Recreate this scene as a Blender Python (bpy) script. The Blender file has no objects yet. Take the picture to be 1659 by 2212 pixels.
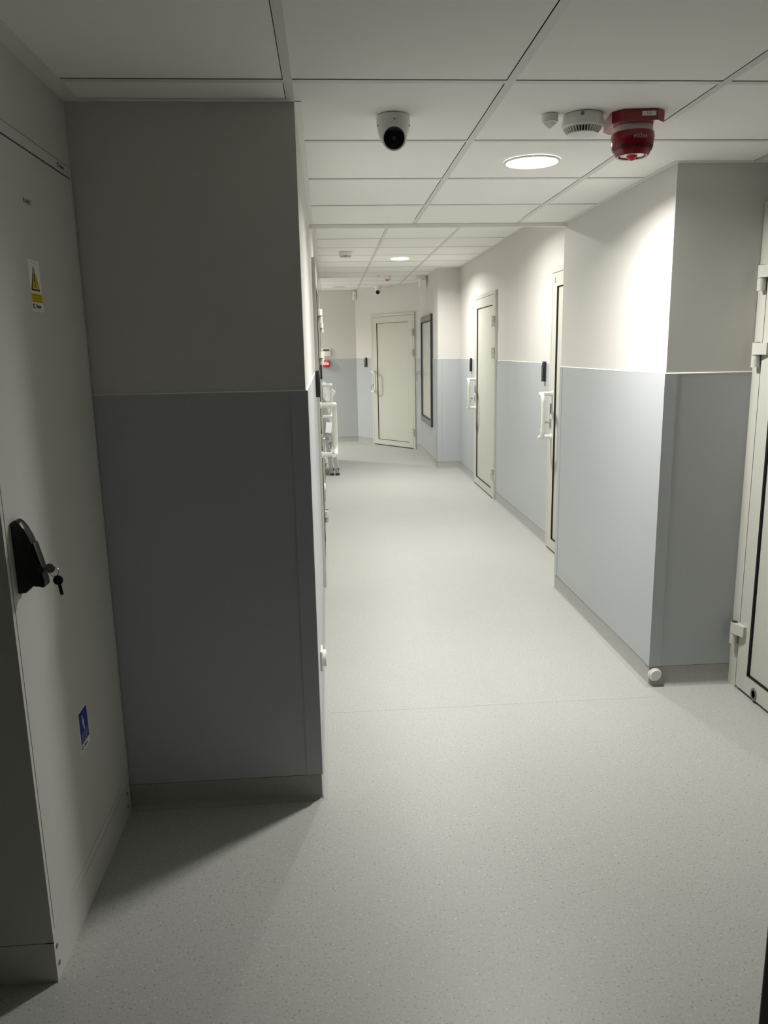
import bpy, bmesh, math, random
from mathutils import Vector, Matrix
random.seed(7)
C = bpy.context.scene.collection
PI = math.pi
sc = bpy.context.scene

# ------------------------------------------------------------------ camera
cd = bpy.data.cameras.new('camera'); cam = bpy.data.objects.new('camera', cd); C.objects.link(cam)
YAW, PITCH, ROLL, FPX, EYE = 0.0678, 0.2074, -0.0193, 1659.7, 1.5122
fw = Vector((math.sin(YAW)*math.cos(PITCH), math.cos(YAW)*math.cos(PITCH), -math.sin(PITCH)))
r0 = Vector((math.cos(YAW), -math.sin(YAW), 0)); u0 = r0.cross(fw)
rt = r0*math.cos(ROLL) + u0*math.sin(ROLL); up = u0*math.cos(ROLL) - r0*math.sin(ROLL)
cam.matrix_world = Matrix(((rt.x, up.x, -fw.x, 0), (rt.y, up.y, -fw.y, 0), (rt.z, up.z, -fw.z, EYE), (0, 0, 0, 1)))
cd.sensor_fit = 'VERTICAL'; cd.sensor_height = 36.0; cd.lens = FPX/2212*36.0; cd.clip_start = 0.02
sc.camera = cam

# ------------------------------------------------------------------ world, exposure
w = bpy.data.worlds.new('world'); sc.world = w; w.use_nodes = True
w.node_tree.nodes['Background'].inputs[0].default_value = (0.5, 0.5, 0.5, 1)
w.node_tree.nodes['Background'].inputs[1].default_value = 0.0
sc.view_settings.view_transform = 'Standard'; sc.view_settings.look = 'None'
sc.view_settings.gamma = 1; sc.view_settings.use_curve_mapping = False
sc.view_settings.exposure = 0.0
LAMP = 12.0                        # glow of the LED downlight diffusers
LAMP_W = 33.0                      # power of each downlight
LAMP_SPREAD = 2.76
LAMP_COL = (1.0, 0.975, 0.925)
sc.cycles.max_bounces = 12; sc.cycles.diffuse_bounces = 8; sc.cycles.glossy_bounces = 4
sc.cycles.caustics_reflective = False; sc.cycles.caustics_refractive = False
sc.cycles.sample_clamp_indirect = 6.0
try:
    sc.cycles.use_denoising = True
except Exception:
    pass

# ------------------------------------------------------------------ materials
def mat(name, col, rough=0.5, metal=0.0, spec=0.5, bump=0.0, bscale=60.0, var=0.0, vscale=3.0, alpha=1.0, trans=0.0):
    m = bpy.data.materials.new(name); m.use_nodes = True
    nt = m.node_tree; b = nt.nodes['Principled BSDF']
    b.inputs['Roughness'].default_value = rough; b.inputs['Metallic'].default_value = metal
    b.inputs['Specular IOR Level'].default_value = spec
    b.inputs['Alpha'].default_value = alpha
    b.inputs['Transmission Weight'].default_value = trans
    tc = nt.nodes.new('ShaderNodeTexCoord')
    n = nt.nodes.new('ShaderNodeTexNoise'); n.inputs['Scale'].default_value = vscale; n.inputs['Detail'].default_value = 3
    nt.links.new(tc.outputs['Object'], n.inputs['Vector'])
    mx = nt.nodes.new('ShaderNodeMix'); mx.data_type = 'RGBA'
    v = max(var, 0.01)
    mx.inputs[6].default_value = tuple(c*(1-v) for c in col)+(1,)
    mx.inputs[7].default_value = tuple(min(1, c*(1+v)) for c in col)+(1,)
    nt.links.new(n.outputs['Fac'], mx.inputs[0]); nt.links.new(mx.outputs[2], b.inputs['Base Color'])
    if bump > 0:
        n2 = nt.nodes.new('ShaderNodeTexNoise'); n2.inputs['Scale'].default_value = bscale; n2.inputs['Detail'].default_value = 4
        nt.links.new(tc.outputs['Object'], n2.inputs['Vector'])
        bp = nt.nodes.new('ShaderNodeBump'); bp.inputs['Strength'].default_value = bump; bp.inputs['Distance'].default_value = 0.002
        nt.links.new(n2.outputs['Fac'], bp.inputs['Height']); nt.links.new(bp.outputs['Normal'], b.inputs['Normal'])
    return m

def vinyl(name, base, dark, light, rough):
    m = bpy.data.materials.new(name); m.use_nodes = True
    nt = m.node_tree; b = nt.nodes['Principled BSDF']
    b.inputs['Roughness'].default_value = rough; b.inputs['Specular IOR Level'].default_value = 0.35
    tc = nt.nodes.new('ShaderNodeTexCoord')
    def noise(scale, detail):
        n = nt.nodes.new('ShaderNodeTexNoise'); n.inputs['Scale'].default_value = scale; n.inputs['Detail'].default_value = detail
        nt.links.new(tc.outputs['Object'], n.inputs['Vector']); return n
    def ramp(n, p0, p1):
        r = nt.nodes.new('ShaderNodeValToRGB'); r.color_ramp.elements[0].position = p0; r.color_ramp.elements[1].position = p1
        nt.links.new(n.outputs['Fac'], r.inputs['Fac']); return r
    def mixc(fac, a, bcol):
        x = nt.nodes.new('ShaderNodeMix'); x.data_type = 'RGBA'
        nt.links.new(fac, x.inputs[0])
        if isinstance(a, tuple): x.inputs[6].default_value = a+(1,)
        else: nt.links.new(a, x.inputs[6])
        x.inputs[7].default_value = bcol+(1,)
        return x.outputs[2]
    r1 = ramp(noise(150, 3), 0.60, 0.70)
    r2 = ramp(noise(160, 2), 0.62, 0.74)
    mp = nt.nodes.new('ShaderNodeMapping'); mp.inputs['Location'].default_value = (3, 7, 1)
    c = mixc(r1.outputs['Color'], base, dark)
    nt.links.new(tc.outputs['Object'], mp.inputs['Vector'])
    n3 = nt.nodes.new('ShaderNodeTexNoise'); n3.inputs['Scale'].default_value = 130; n3.inputs['Detail'].default_value = 2
    nt.links.new(mp.outputs['Vector'], n3.inputs['Vector'])
    r3 = ramp(n3, 0.60, 0.74)
    c = mixc(r3.outputs['Color'], c, light)
    r4 = ramp(noise(1.7, 4), 0.42, 0.75)
    x = nt.nodes.new('ShaderNodeMix'); x.data_type = 'RGBA'; x.blend_type = 'MULTIPLY'; x.inputs[0].default_value = 1
    g = nt.nodes.new('ShaderNodeMix'); g.data_type = 'RGBA'
    g.inputs[6].default_value = (1, 1, 1, 1); g.inputs[7].default_value = (0.96, 0.96, 0.95, 1)
    nt.links.new(r4.outputs['Color'], g.inputs[0])
    nt.links.new(c, x.inputs[6]); nt.links.new(g.outputs[2], x.inputs[7])
    nt.links.new(x.outputs[2], b.inputs['Base Color'])
    return m

def glow(name, col, s):
    m = bpy.data.materials.new(name); m.use_nodes = True
    nt = m.node_tree; b = nt.nodes['Principled BSDF']
    b.inputs['Base Color'].default_value = (0.9, 0.9, 0.9, 1)
    b.inputs['Emission Color'].default_value = col+(1,); b.inputs['Emission Strength'].default_value = s
    return m

M = dict(
    floor=vinyl('floor_vinyl', (0.445, 0.452, 0.432), (0.24, 0.245, 0.232), (0.59, 0.60, 0.58), 0.42),
    skirt=vinyl('skirting_vinyl', (0.36, 0.365, 0.348), (0.27, 0.275, 0.26), (0.43, 0.43, 0.415), 0.45),
    wall=mat('wall_paint', (0.62, 0.61, 0.582), 0.55, spec=0.3, bump=0.08, bscale=220, var=0.015),
    dado=mat('dado_panel', (0.430, 0.450, 0.468), 0.36, spec=0.4, bump=0.05, bscale=500, var=0.015),
    hall=mat('hall_bounce_grey', (0.42, 0.42, 0.42), 0.6),  # unseen hall walls; grey chosen for how much light they bounce
    tile=mat('ceiling_tile', (0.91, 0.90, 0.87), 0.8, spec=0.2, bump=0.05, bscale=600, var=0.01),
    grid=mat('ceiling_grid', (0.70, 0.695, 0.675), 0.45, var=0.01),
    edge=mat('edge_profile', (0.80, 0.79, 0.76), 0.4, var=0.01),
    void=mat('ceiling_void', (0.03, 0.03, 0.03), 0.9),  # black sheet above the tiles puts shade into their gaps
    bead=mat('sealant', (0.80, 0.77, 0.70), 0.5),
    door=mat('door_paint', (0.54, 0.54, 0.485), 0.38, spec=0.4, var=0.01),
    black=mat('black_rubber', (0.012, 0.012, 0.014), 0.5, var=0.05),
    blackp=mat('black_plastic', (0.015, 0.015, 0.016), 0.38, var=0.05),
    seam=mat('seam_shadow_gap', (0.06, 0.058, 0.055), 0.8),
    white=mat('white_plastic', (0.80, 0.79, 0.755), 0.35, var=0.01),
    handle=mat('white_enamel', (0.74, 0.75, 0.70), 0.25, var=0.01),
    steel=mat('steel', (0.50, 0.49, 0.46), 0.35, metal=0.9, var=0.05, vscale=40),
    dsteel=mat('dark_steel', (0.22, 0.215, 0.20), 0.4, metal=0.7, var=0.05, vscale=40),
    cab=mat('cabinet_paint', (0.63, 0.63, 0.60), 0.42, bump=0.04, bscale=700, var=0.012),
    red=mat('red_plastic', (0.25, 0.004, 0.015), 0.16, var=0.02),
    redc=mat('red_call_point', (0.62, 0.02, 0.03), 0.3, var=0.02),
    redl=mat('red_lens', (0.75, 0.01, 0.03), 0.1, var=0.02),
    slot=mat('dark_slot', (0.03, 0.03, 0.032), 0.6),
    redslot=mat('dark_red_slot', (0.07, 0.002, 0.006), 0.4),
    pale=mat('pale_lens', (0.62, 0.55, 0.52), 0.15),
    glass=mat('black_glass', (0.006, 0.006, 0.008), 0.08),
    paper=mat('white_sticker', (0.88, 0.88, 0.86), 0.5),
    ink=mat('black_ink', (0.02, 0.02, 0.02), 0.5),
    yellow=mat('yellow_ink', (0.75, 0.55, 0.01), 0.45),
    dyellow=mat('dark_yellow_ink', (0.42, 0.30, 0.005), 0.45),
    blue=mat('blue_ink', (0.008, 0.035, 0.27), 0.4),
    lblue=mat('pale_blue_ink', (0.30, 0.36, 0.60), 0.4),
    redink=mat('red_ink', (0.45, 0.10, 0.09), 0.5),
    lcd=mat('green_display', (0.10, 0.16, 0.05), 0.2),
    winframe=mat('anthracite_aluminium', (0.19, 0.192, 0.20), 0.38, metal=0.3),
    palepane=mat('pale_pane_glass', (0.56, 0.565, 0.51), 0.12, spec=0.5, var=0.02),  # opaque pale grey-green pane with a glossy face
    film=mat('plastic_film', (0.85, 0.85, 0.82), 0.18, alpha=0.24, bump=0.6, bscale=35),
    alu=mat('aluminium', (0.36, 0.36, 0.35), 0.35, metal=0.8, var=0.04, vscale=30),
    lamp=glow('lamp_diffuser', LAMP_COL, LAMP),
    led=glow('red_led', (1.0, 0.12, 0.08), 1.2),
    lampoff=mat('unlit_diffuser', (0.66, 0.65, 0.61), 0.4),
)

# ------------------------------------------------------------------ mesh helpers
class MB:
    def __init__(s): s.b = bmesh.new()
    def box(s, x0, x1, y0, y1, z0, z1, bev=0.0):
        x0, x1 = min(x0, x1), max(x0, x1); y0, y1 = min(y0, y1), max(y0, y1); z0, z1 = min(z0, z1), max(z0, z1)
        vs = [s.b.verts.new((x, y, z)) for z in (z0, z1) for y in (y0, y1) for x in (x0, x1)]
        fs = [s.b.faces.new([vs[i] for i in q]) for q in ((0, 2, 3, 1), (4, 5, 7, 6), (0, 1, 5, 4), (2, 6, 7, 3), (0, 4, 6, 2), (1, 3, 7, 5))]
        if bev > 0:
            es = list({e for f in fs for e in f.edges})
            bmesh.ops.bevel(s.b, geom=es, offset=bev, segments=2, affect='EDGES', profile=0.5)
        return s
    def prism(s, pts, axis, a0, a1):
        # pts: 2D polygon; axis 'z': (x,y), 'x': (y,z), 'y': (x,z); extruded a0..a1
        def P(p, a): return (p[0], p[1], a) if axis == 'z' else (a, p[0], p[1]) if axis == 'x' else (p[0], a, p[1])
        A = [s.b.verts.new(P(p, a0)) for p in pts]; B = [s.b.verts.new(P(p, a1)) for p in pts]
        n = len(pts); fs = [s.b.faces.new(A), s.b.faces.new(B[::-1])]
        for i in range(n): fs.append(s.b.faces.new([A[i], B[i], B[(i+1) % n], A[(i+1) % n]]))
        return s
    def lathe(s, prof, c=(0, 0, 0), axis='z', seg=40, sx=1.0, sy=1.0, loop=False):
        # prof: (radius, height) list; open ends capped when radius > 0
        rings = []
        for r, h in prof:
            if r < 1e-6:
                rings.append([s.b.verts.new(s._ax(c, axis, 0, 0, h))])
            else:
                rings.append([s.b.verts.new(s._ax(c, axis, r*sx*math.cos(2*PI*i/seg), r*sy*math.sin(2*PI*i/seg), h)) for i in range(seg)])
        for a, b in (zip(rings, rings[1:]+rings[:1]) if loop else zip(rings, rings[1:])):
            for i in range(seg):
                j = (i+1) % seg
                if len(a) == 1 and len(b) == 1: continue
                if len(a) == 1: s.b.faces.new([a[0], b[j], b[i]])
                elif len(b) == 1: s.b.faces.new([a[i], a[j], b[0]])
                else: s.b.faces.new([a[i], a[j], b[j], b[i]])
        if loop: return s
        if len(rings[0]) > 1: s.b.faces.new(rings[0][::-1])
        if len(rings[-1]) > 1: s.b.faces.new(rings[-1])
        return s
    def _ax(s, c, axis, u, v, h):
        if axis == 'z': return (c[0]+u, c[1]+v, c[2]+h)
        if axis == 'y': return (c[0]+u, c[1]+h, c[2]+v)
        return (c[0]+h, c[1]+u, c[2]+v)
    def tube(s, pts, r, seg=12, closed=False):
        pts = [Vector(p) for p in pts]; n = len(pts); rings = []
        prev = None
        for i, p in enumerate(pts):
            if closed: t = (pts[(i+1) % n]-pts[i-1]).normalized()
            else: t = (pts[min(i+1, n-1)]-pts[max(i-1, 0)]).normalized()
            if prev is None:
                a = t.orthogonal().normalized()
            else:
                a = (prev - t*prev.dot(t)).normalized()
            prev = a; b = t.cross(a)
            rr = r[i] if isinstance(r, (list, tuple)) else r
            rings.append([s.b.verts.new(p+(a*math.cos(2*PI*k/seg)+b*math.sin(2*PI*k/seg))*rr) for k in range(seg)])
        for i in range(n if closed else n-1):
            A, B = rings[i], rings[(i+1) % n]
            for k in range(seg): s.b.faces.new([A[k], A[(k+1) % seg], B[(k+1) % seg], B[k]])
        if not closed: s.b.faces.new(rings[0][::-1]); s.b.faces.new(rings[-1])
        return s
    def sweep(s, path, prof):
        # path: plan polyline (x,y), room side on its left; prof: (offset to the left, z); mitred corners, closed profile
        n = len(path); rows = []
        for i in range(n):
            p = Vector(path[i]+(0,) if len(path[i]) == 2 else path[i])
            d0 = (Vector(path[i])-Vector(path[i-1])).normalized() if i > 0 else None
            d1 = (Vector(path[i+1])-Vector(path[i])).normalized() if i < n-1 else None
            d0 = d0 or d1; d1 = d1 or d0
            n0 = Vector((-d0.y, d0.x)); n1 = Vector((-d1.y, d1.x)); m = (n0+n1)
            m = m/(1+n0.dot(n1)) if (1+n0.dot(n1)) > 0.05 else n0
            rows.append([s.b.verts.new((path[i][0]+m.x*o, path[i][1]+m.y*o, z)) for o, z in prof])
        k = len(prof)
        for A, B in zip(rows, rows[1:]):
            for j in range(k): s.b.faces.new([A[j], A[(j+1) % k], B[(j+1) % k], B[j]])
        s.b.faces.new(rows[0][::-1]); s.b.faces.new(rows[-1])
        return s
    def quad(s, pts):
        s.b.faces.new([s.b.verts.new(p) for p in pts]); return s
    def sphere(s, c, r, seg=32, rings=16):
        bmesh.ops.create_uvsphere(s.b, u_segments=seg, v_segments=rings, radius=r, matrix=Matrix.Translation(c)); return s
    def rot(s, M4):
        bmesh.ops.transform(s.b, matrix=M4, verts=s.b.verts); return s
    def out(s, name, m, parent=None, mirror=None, loc=None, rotz=0.0, smooth=True, **props):
        if mirror is not None:
            for v in s.b.verts: v.co.x = mirror - v.co.x
        bmesh.ops.recalc_face_normals(s.b, faces=s.b.faces)
        if smooth:
            for f in s.b.faces: f.smooth = True
            for e in s.b.edges:
                e.smooth = not (len(e.link_faces) == 2 and e.calc_face_angle(0) > math.radians(32))
        me = bpy.data.meshes.new(name); s.b.to_mesh(me); s.b.free()
        me.materials.append(M[m])
        o = bpy.data.objects.new(name, me); C.objects.link(o)
        if parent: o.parent = parent
        if loc: o.location = loc
        o.rotation_euler = (0, 0, rotz)
        for k, v in props.items(): o[k] = v
        return o

def thing(name, label, cat, loc, rotz=0.0, group=None, kind=None):
    o = bpy.data.objects.new(name, None); C.objects.link(o); o.empty_display_size = 0.05
    o.location = loc; o.rotation_euler = (0, 0, rotz)
    o['label'] = label; o['category'] = cat
    if group: o['group'] = group
    if kind: o['kind'] = kind
    return o
def st(o, label, cat='structure'):
    o['kind'] = 'structure'; o['label'] = label; o['category'] = cat; return o

def text(name, body, size, m, parent, mw, align='CENTER', depth=0.0004, squeeze=1.0, warp=None):
    cu = bpy.data.curves.new(name, 'FONT'); cu.body = body; cu.size = size; cu.align_x = align; cu.align_y = 'CENTER'; cu.extrude = depth/2
    tmp = bpy.data.objects.new('tmp', cu); C.objects.link(tmp)
    dg = bpy.context.evaluated_depsgraph_get()
    me = bpy.data.meshes.new_from_object(tmp.evaluated_get(dg))
    bpy.data.objects.remove(tmp); bpy.data.curves.remove(cu)
    for v in me.vertices:
        v.co.x *= squeeze
        v.co = warp(v.co) if warp else mw @ v.co
    me.materials.clear(); me.materials.append(M[m]); me.name = name
    o = bpy.data.objects.new(name, me); C.objects.link(o); o.parent = parent
    return o

# ------------------------------------------------------------------ room measures (metres)
ZN, ZF, ZD, ZB = 2.216, 2.486, 1.394, 0.093        # low ceiling, high ceiling, dado top, skirting top
XC = -0.715                                        # cabinet front / end of left wall face
YL = 2.412                                         # left wall face
def WL(y): return -0.072 - 0.0031*(y-YL)           # corridor side of the left wall
XP, YP0, YP1 = 1.405, 3.162, 4.640                 # right pillar
XR = 1.655                                         # recessed right wall
YQ = 9.755; XQ = 1.378                             # far pillar / window wall
XN = 1.795                                         # wall with the near right door
FA = Vector((0.475, 13.0)); FB = Vector((XQ, 11.74))   # angled end wall
FT = (FB-FA).normalized(); FN = Vector((FT.y, -FT.x))
FL = (FB-FA).length
XBACK, YBACK, XHALL = -1.10, -5.2, -4.5  # hall round the viewpoint is unseen, widened to weaken bounced light
YEND, XBR = 11.0, -3.6                             # left wall ends; side branch reaches this far left

# ------------------------------------------------------------------ floor and walls
st(MB().box(XHALL-0.15, 4.4, YBACK-0.15, 13.4, -0.06, 0).out('floor', 'floor'), 'pale grey speckled vinyl floor of the whole corridor', 'floor')
st(MB().prism([(XBACK, YL), (WL(YL), YL), (WL(YEND), YEND), (XBR, YEND), (XBR, YEND-0.15), (-0.5, YEND-0.15), (-0.5, 9), (XBACK, 9)], 'z', 0, 2.7).out('wall_left', 'wall'),
   'left wall of the corridor, dark towards the camera, bright along the corridor', 'wall')
st(MB().box(XBACK-0.12, XBACK, 1.66, 2.5, 0, 2.6).box(XHALL, XBACK-0.12, 1.66, 1.78, 0, 2.6).out('wall_left_niche', 'hall'), 'wall behind the grey electrical cabinet', 'wall')
st(MB().box(XBACK, XC-0.003, 1.66, YL, 2.040, 2.5).out('wall_left_soffit', 'wall'), 'strip of wall between the cabinet top and the ceiling', 'wall')
st(MB().box(XHALL-0.12, 4.4, YBACK-0.12, YBACK, 0, 2.6).out('wall_back', 'hall'), 'unseen wall behind the viewpoint, set far back to weaken bounced light', 'wall')
st(MB().box(XN, 2.1, 1.98, YP0, 0, 2.6).box(2.1, 4.4, 1.98, 2.1, 0, 2.6).out('wall_right_near', 'wall'), 'wall carrying the near right door', 'wall')
st(MB().box(XP, 2.1, YP0, YP1, 0, 2.7).out('wall_right_pillar', 'wall'), 'projecting wall block on the right, white above and blue-grey below', 'wall')
st(MB().box(XR, 2.1, YP1, YQ, 0, 2.7).out('wall_right', 'wall'), 'recessed right wall with two pale doors', 'wall')
st(MB().box(XQ, 2.1, YQ, 11.74, 0, 2.7).out('wall_right_far', 'wall'), 'far right wall block with the narrow dark window', 'wall')
st(MB().prism([tuple(FA), tuple(FB), (2.1, FB.y), (2.1, 13.3), (FA.x, 13.3)], 'z', 0, 2.7).out('wall_far_angled', 'wall'), 'slanted end wall with a pale door', 'wall')
st(MB().box(XBR, FA.x, 13.0, 13.3, 0, 2.7).out('wall_far', 'wall'), 'straight end wall behind the wrapped ladder', 'wall')
st(MB().box(XBACK, 2.1, YP1-0.02, YP1-0.002, ZN+0.03, 2.7).out('wall_bulkhead', 'wall'), 'upright step between the low and the high ceiling', 'wall')

st(MB().box(4.28, 4.4, YBACK, 1.98, 0, 2.6).out('wall_right_hall', 'hall'), 'unseen wall on the far right of the space opened beside the viewpoint to cut bounced light', 'wall')
st(MB().box(XHALL-0.12, XHALL, YBACK, 1.78, 0, 2.6).out('wall_left_hall', 'hall'), 'unseen wall on the far left of the space opened beside the viewpoint to cut bounced light', 'wall')
st(MB().box(XBR-0.15, XBR, YEND-0.15, 13.3, 0, 2.7).out('wall_branch_end', 'wall'), 'end wall of the side branch', 'wall')
# ------------------------------------------------------------------ ceilings: tiles with a shadow gap, grid bars
def rects_clip(x0, x1, y0, y1, regs):
    for a0, a1, b0, b1 in regs:
        u0_, u1_, v0_, v1_ = max(x0, a0), min(x1, a1), max(y0, b0), min(y1, b1)
        if u1_-u0_ > 0.004 and v1_-v0_ > 0.004: yield u0_, u1_, v0_, v1_
def ceiling(name, z, gx, gy, regs, label, gap=0.004):
    tb, gb = MB(), MB()
    for i in range(len(gx)-1):
        for j in range(len(gy)-1):
            for r in rects_clip(gx[i]+0.0225, gx[i+1]-gap*0.6, gy[j]+0.0225, gy[j+1]-gap, regs):
                tb.box(r[0], r[1], r[2], r[3], z+0.0015, z+0.016)
    for x in gx:
        for r in rects_clip(x, x+0.024, gy[0], gy[-1], regs): gb.box(r[0], r[1], r[2], r[3], z, z+0.0012)
    for y in gy:
        for i in range(len(gx)-1):
            for r in rects_clip(gx[i]+0.024, gx[i+1], y, y+0.024, regs): gb.box(r[0], r[1], r[2], r[3], z, z+0.0012)
    st(tb.out(name, 'tile', smooth=False), label, 'ceiling')
    return gb
gxn = [-0.094+0.6*i for i in range(-8, 9)]; gyn = [2.2326+0.6*j for j in range(-13, 5)]
regs_n = [(XN, 4.28, YBACK, 1.98), (XHALL, XN, YBACK, 1.66), (XC-0.003, XN, 1.66, YL), (WL(YL), XN, YL, YP0), (WL(YP0), XP, YP0, YP1-0.004)]
g = ceiling('ceiling', ZN, gxn, gyn, regs_n, 'lowered ceiling of square off-white tiles nearest the viewer')
st(g.out('trim_1', 'grid', smooth=False), 'white grid bars of the lowered ceiling', 'ceiling grid')
gxf = [0.508+0.6*i for i in range(-7, 4)]; gyf = [5.976+0.602*j for j in range(-3, 13)]
regs_f = [(WL(YEND), XR, YP1, YQ), (WL(YEND), XQ, YQ, YEND), (XBR, XQ, YEND, FB.y), (XBR, FA.x, FB.y, 13.0)]
k = 10
for i in range(k):
    y0 = FB.y+(13.0-FB.y)*i/k; y1 = FB.y+(13.0-FB.y)*(i+1)/k
    regs_f.append((FA.x, FB.x+(FA.x-FB.x)*(i+0.5)/k, y0, y1))
g = ceiling('ceiling_far', ZF, gxf, gyf, regs_f, 'raised ceiling of square tiles further down the corridor', gap=0.003)
st(g.out('trim_2', 'grid', smooth=False), 'white grid bars of the raised ceiling', 'ceiling grid')
st(MB().box(XHALL, 4.4, YBACK, YP1-0.03, ZN+0.05, ZN+0.07).out('ceiling_void', 'void'), 'black sheet in place of the unlit void above the lowered ceiling tiles', 'ceiling')
st(MB().box(XBR, 2.1, YP1-0.001, 13.3, ZF+0.05, ZF+0.07).out('ceiling_void_far', 'void'), 'black sheet in place of the unlit void above the raised ceiling tiles', 'ceiling')
# edge angles round the ceilings (an L: flange under the tiles, upright against the wall)
Lp = [(0, 0.0), (0.022, 0.0), (0.022, -0.0015), (0.0012, -0.0015), (0, -0.0015)]
def angle(n, path, z, label, wdt=0.022):
    pr = [(-0.001, z+0.0005), (wdt, z+0.0005), (wdt, z-0.001), (-0.001, z-0.001)]
    st(MB().sweep(path, pr).out('trim_%d' % n, 'edge', smooth=False), label, 'ceiling trim')
angle(3, [(XC-0.003, YL-0.0222), (XC-0.003, 1.66)], ZN, 'ceiling edge angle above the electrical cabinet', 0.05)
angle(4, [(WL(YL), YL), (XC-0.003, YL)], ZN, 'ceiling edge angle along the dark wall face')
angle(5, [(WL(YP1), YP1-0.03), (WL(YL), YL+0.001)], ZN, 'ceiling edge angle along the left wall', 0.02)
st(MB().box(XP-0.022, XP, YP0-0.022, YP1-0.02, ZN-0.001, ZN+0.0005).box(XP+0.0002, XN, YP0-0.022, YP0, ZN-0.001, ZN+0.0005).out('trim_6', 'edge', smooth=False),
   'ceiling edge angle round the right pillar', 'ceiling trim')
st(MB().box(WL(YP1)-0.0, XP, YP1-0.024, YP1, ZN-0.0195, ZN-0.0005).out('trim_7', 'edge', smooth=False), 'white edge profile where the lowered ceiling ends', 'ceiling trim')
fm = MB()
fm.box(XR-0.022, XR, YP1, YQ, ZF-0.001, ZF+0.0005).box(XQ-0.022, XQ, YQ-0.022, FB.y, ZF-0.001, ZF+0.0005).box(XQ, XR, YQ-0.022, YQ, ZF-0.001, ZF+0.0005)
fm.prism([(WL(YP1), YP1), (WL(YP1)+0.03, YP1), (WL(YEND)+0.03, YEND), (WL(YEND), YEND)], 'z', ZF-0.001, ZF+0.0005)
fm.prism([tuple(FA), tuple(FB), tuple(FB+FN*0.022), tuple(FA+FN*0.022)], 'z', ZF-0.001, ZF+0.0005)
fm.box(XBR, FA.x, 12.978, 13.0, ZF-0.001, ZF+0.0005)
st(fm.out('trim_8', 'edge', smooth=False), 'ceiling edge angle round the raised ceiling', 'ceiling trim')

# ------------------------------------------------------------------ dado panels, corner profiles, skirting
TD = 0.0042
ntrim = [9]
def dado(path, label):
    o = MB().sweep(path, [(0, ZB), (TD, ZB), (TD, ZD), (0, ZD)]).out('trim_%d' % ntrim[0], 'dado', smooth=False); ntrim[0] += 1
    st(o, label, 'wall panel')
    MB().sweep(path, [(0, ZD), (TD+0.001, ZD), (TD*0.5, ZD+0.004), (0, ZD+0.004)]).out('sealant_bead', 'bead', o, smooth=False)
def corner(path, label, up=True):
    # 45 mm corner profile: path is (leg end, corner, leg end)
    o = MB().sweep(path, [(TD-0.0002, ZB+0.001), (TD+0.0030, ZB+0.001), (TD+0.0030, ZD), (TD-0.0002, ZD)]).out('trim_%d' % ntrim[0], 'dado', smooth=False); ntrim[0] += 1
    st(o, label, 'wall panel')
def fp(s, n=0.0):
    v = FA+FT*s+FN*n; return (v.x, v.y)
cw = 0.046
# paths keep the room on their left
SK = [(0, 0.0), (0.022, 0.0), (0.0135, 0.0016), (0.0075, 0.0065), (0.0036, 0.014), (0.0028, ZB-0.003), (0, ZB-0.003)]
nb = [0]
def skirt(path, side, label):
    st(MB().sweep(path, SK).out('baseboard_'+side, 'skirt'), label, 'skirting')
DA0, DA1, DB0, DB1 = 4.84, 5.89, 7.79, 8.84       # left doors
R10, R11, R20, R21 = 4.662, 5.685, 7.59, 8.672    # right doors
FD0, FD1 = 0.418, 1.46                            # end-wall door (along the slanted wall)
ND0, ND1 = 2.08, 3.16                             # near right door
lw = lambda y: (WL(y), y)
left_segs = [[lw(DA0), lw(YL), (XC, YL)], [lw(DB0), lw(DA1)], [lw(YEND), lw(DB1)], [(FA.x, 13.0), (XBR, 13.0)]]
right_segs = [[(XN, YP0), (XP, YP0), (XP, YP1)], [(XR, R11), (XR, R20)], [(XR, R21), (XR, YQ), (XQ, YQ), (XQ, FB.y), fp(FD1)], [fp(FD0), (FA.x, 13.0)]]
names_l = ['blue-grey wall panel round the left wall corner', 'blue-grey wall panel between the two left doors', 'blue-grey wall panel behind the wrapped ladder', 'blue-grey wall panel on the straight end wall']
names_r = ['blue-grey wall panel round the right pillar', 'blue-grey wall panel between the two right doors', 'blue-grey wall panel round the far pillar and under the window', 'blue-grey wall panel left of the end door']
# travel direction: room must be on the left.  Left wall is walked towards -Y, then its face towards -X; right wall towards +Y
for sgm, nm in zip(left_segs, names_l): dado(sgm, nm)
for sgm, nm in zip(right_segs, names_r): dado(sgm, nm)
corner([lw(YL+cw), lw(YL), (WL(YL)-cw, YL)], 'corner profile on the left wall corner')
corner([(XP+cw, YP0), (XP, YP0), (XP, YP0+cw)], 'corner profile on the near corner of the right pillar')
corner([(XQ+cw, YQ), (XQ, YQ), (XQ, YQ+cw)], 'corner profile on the far pillar')
corner([(XP, YP1-cw), (XP, YP1)], 'corner profile on the far edge of the right pillar')
for sgm, nm in zip(left_segs, ['left_near', 'left_middle', 'left_far', 'far_straight']): skirt(sgm, nm, 'grey coved vinyl skirting, '+nm.replace('_', ' ')+' stretch')
for sgm, nm in zip(right_segs, ['right_pillar', 'right_middle', 'right_far', 'far_end']): skirt(sgm, nm, 'grey coved vinyl skirting, '+nm.replace('_', ' ')+' stretch')
# faint welded seam in the floor
st(MB().box(WL(3)+0.03, XP-0.03, 3.045, 3.0475, 0.0, 0.0004).out('trim_%d' % ntrim[0], 'floor', smooth=False), 'faint weld line across the vinyl floor', 'floor seam'); ntrim[0] += 1

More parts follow.
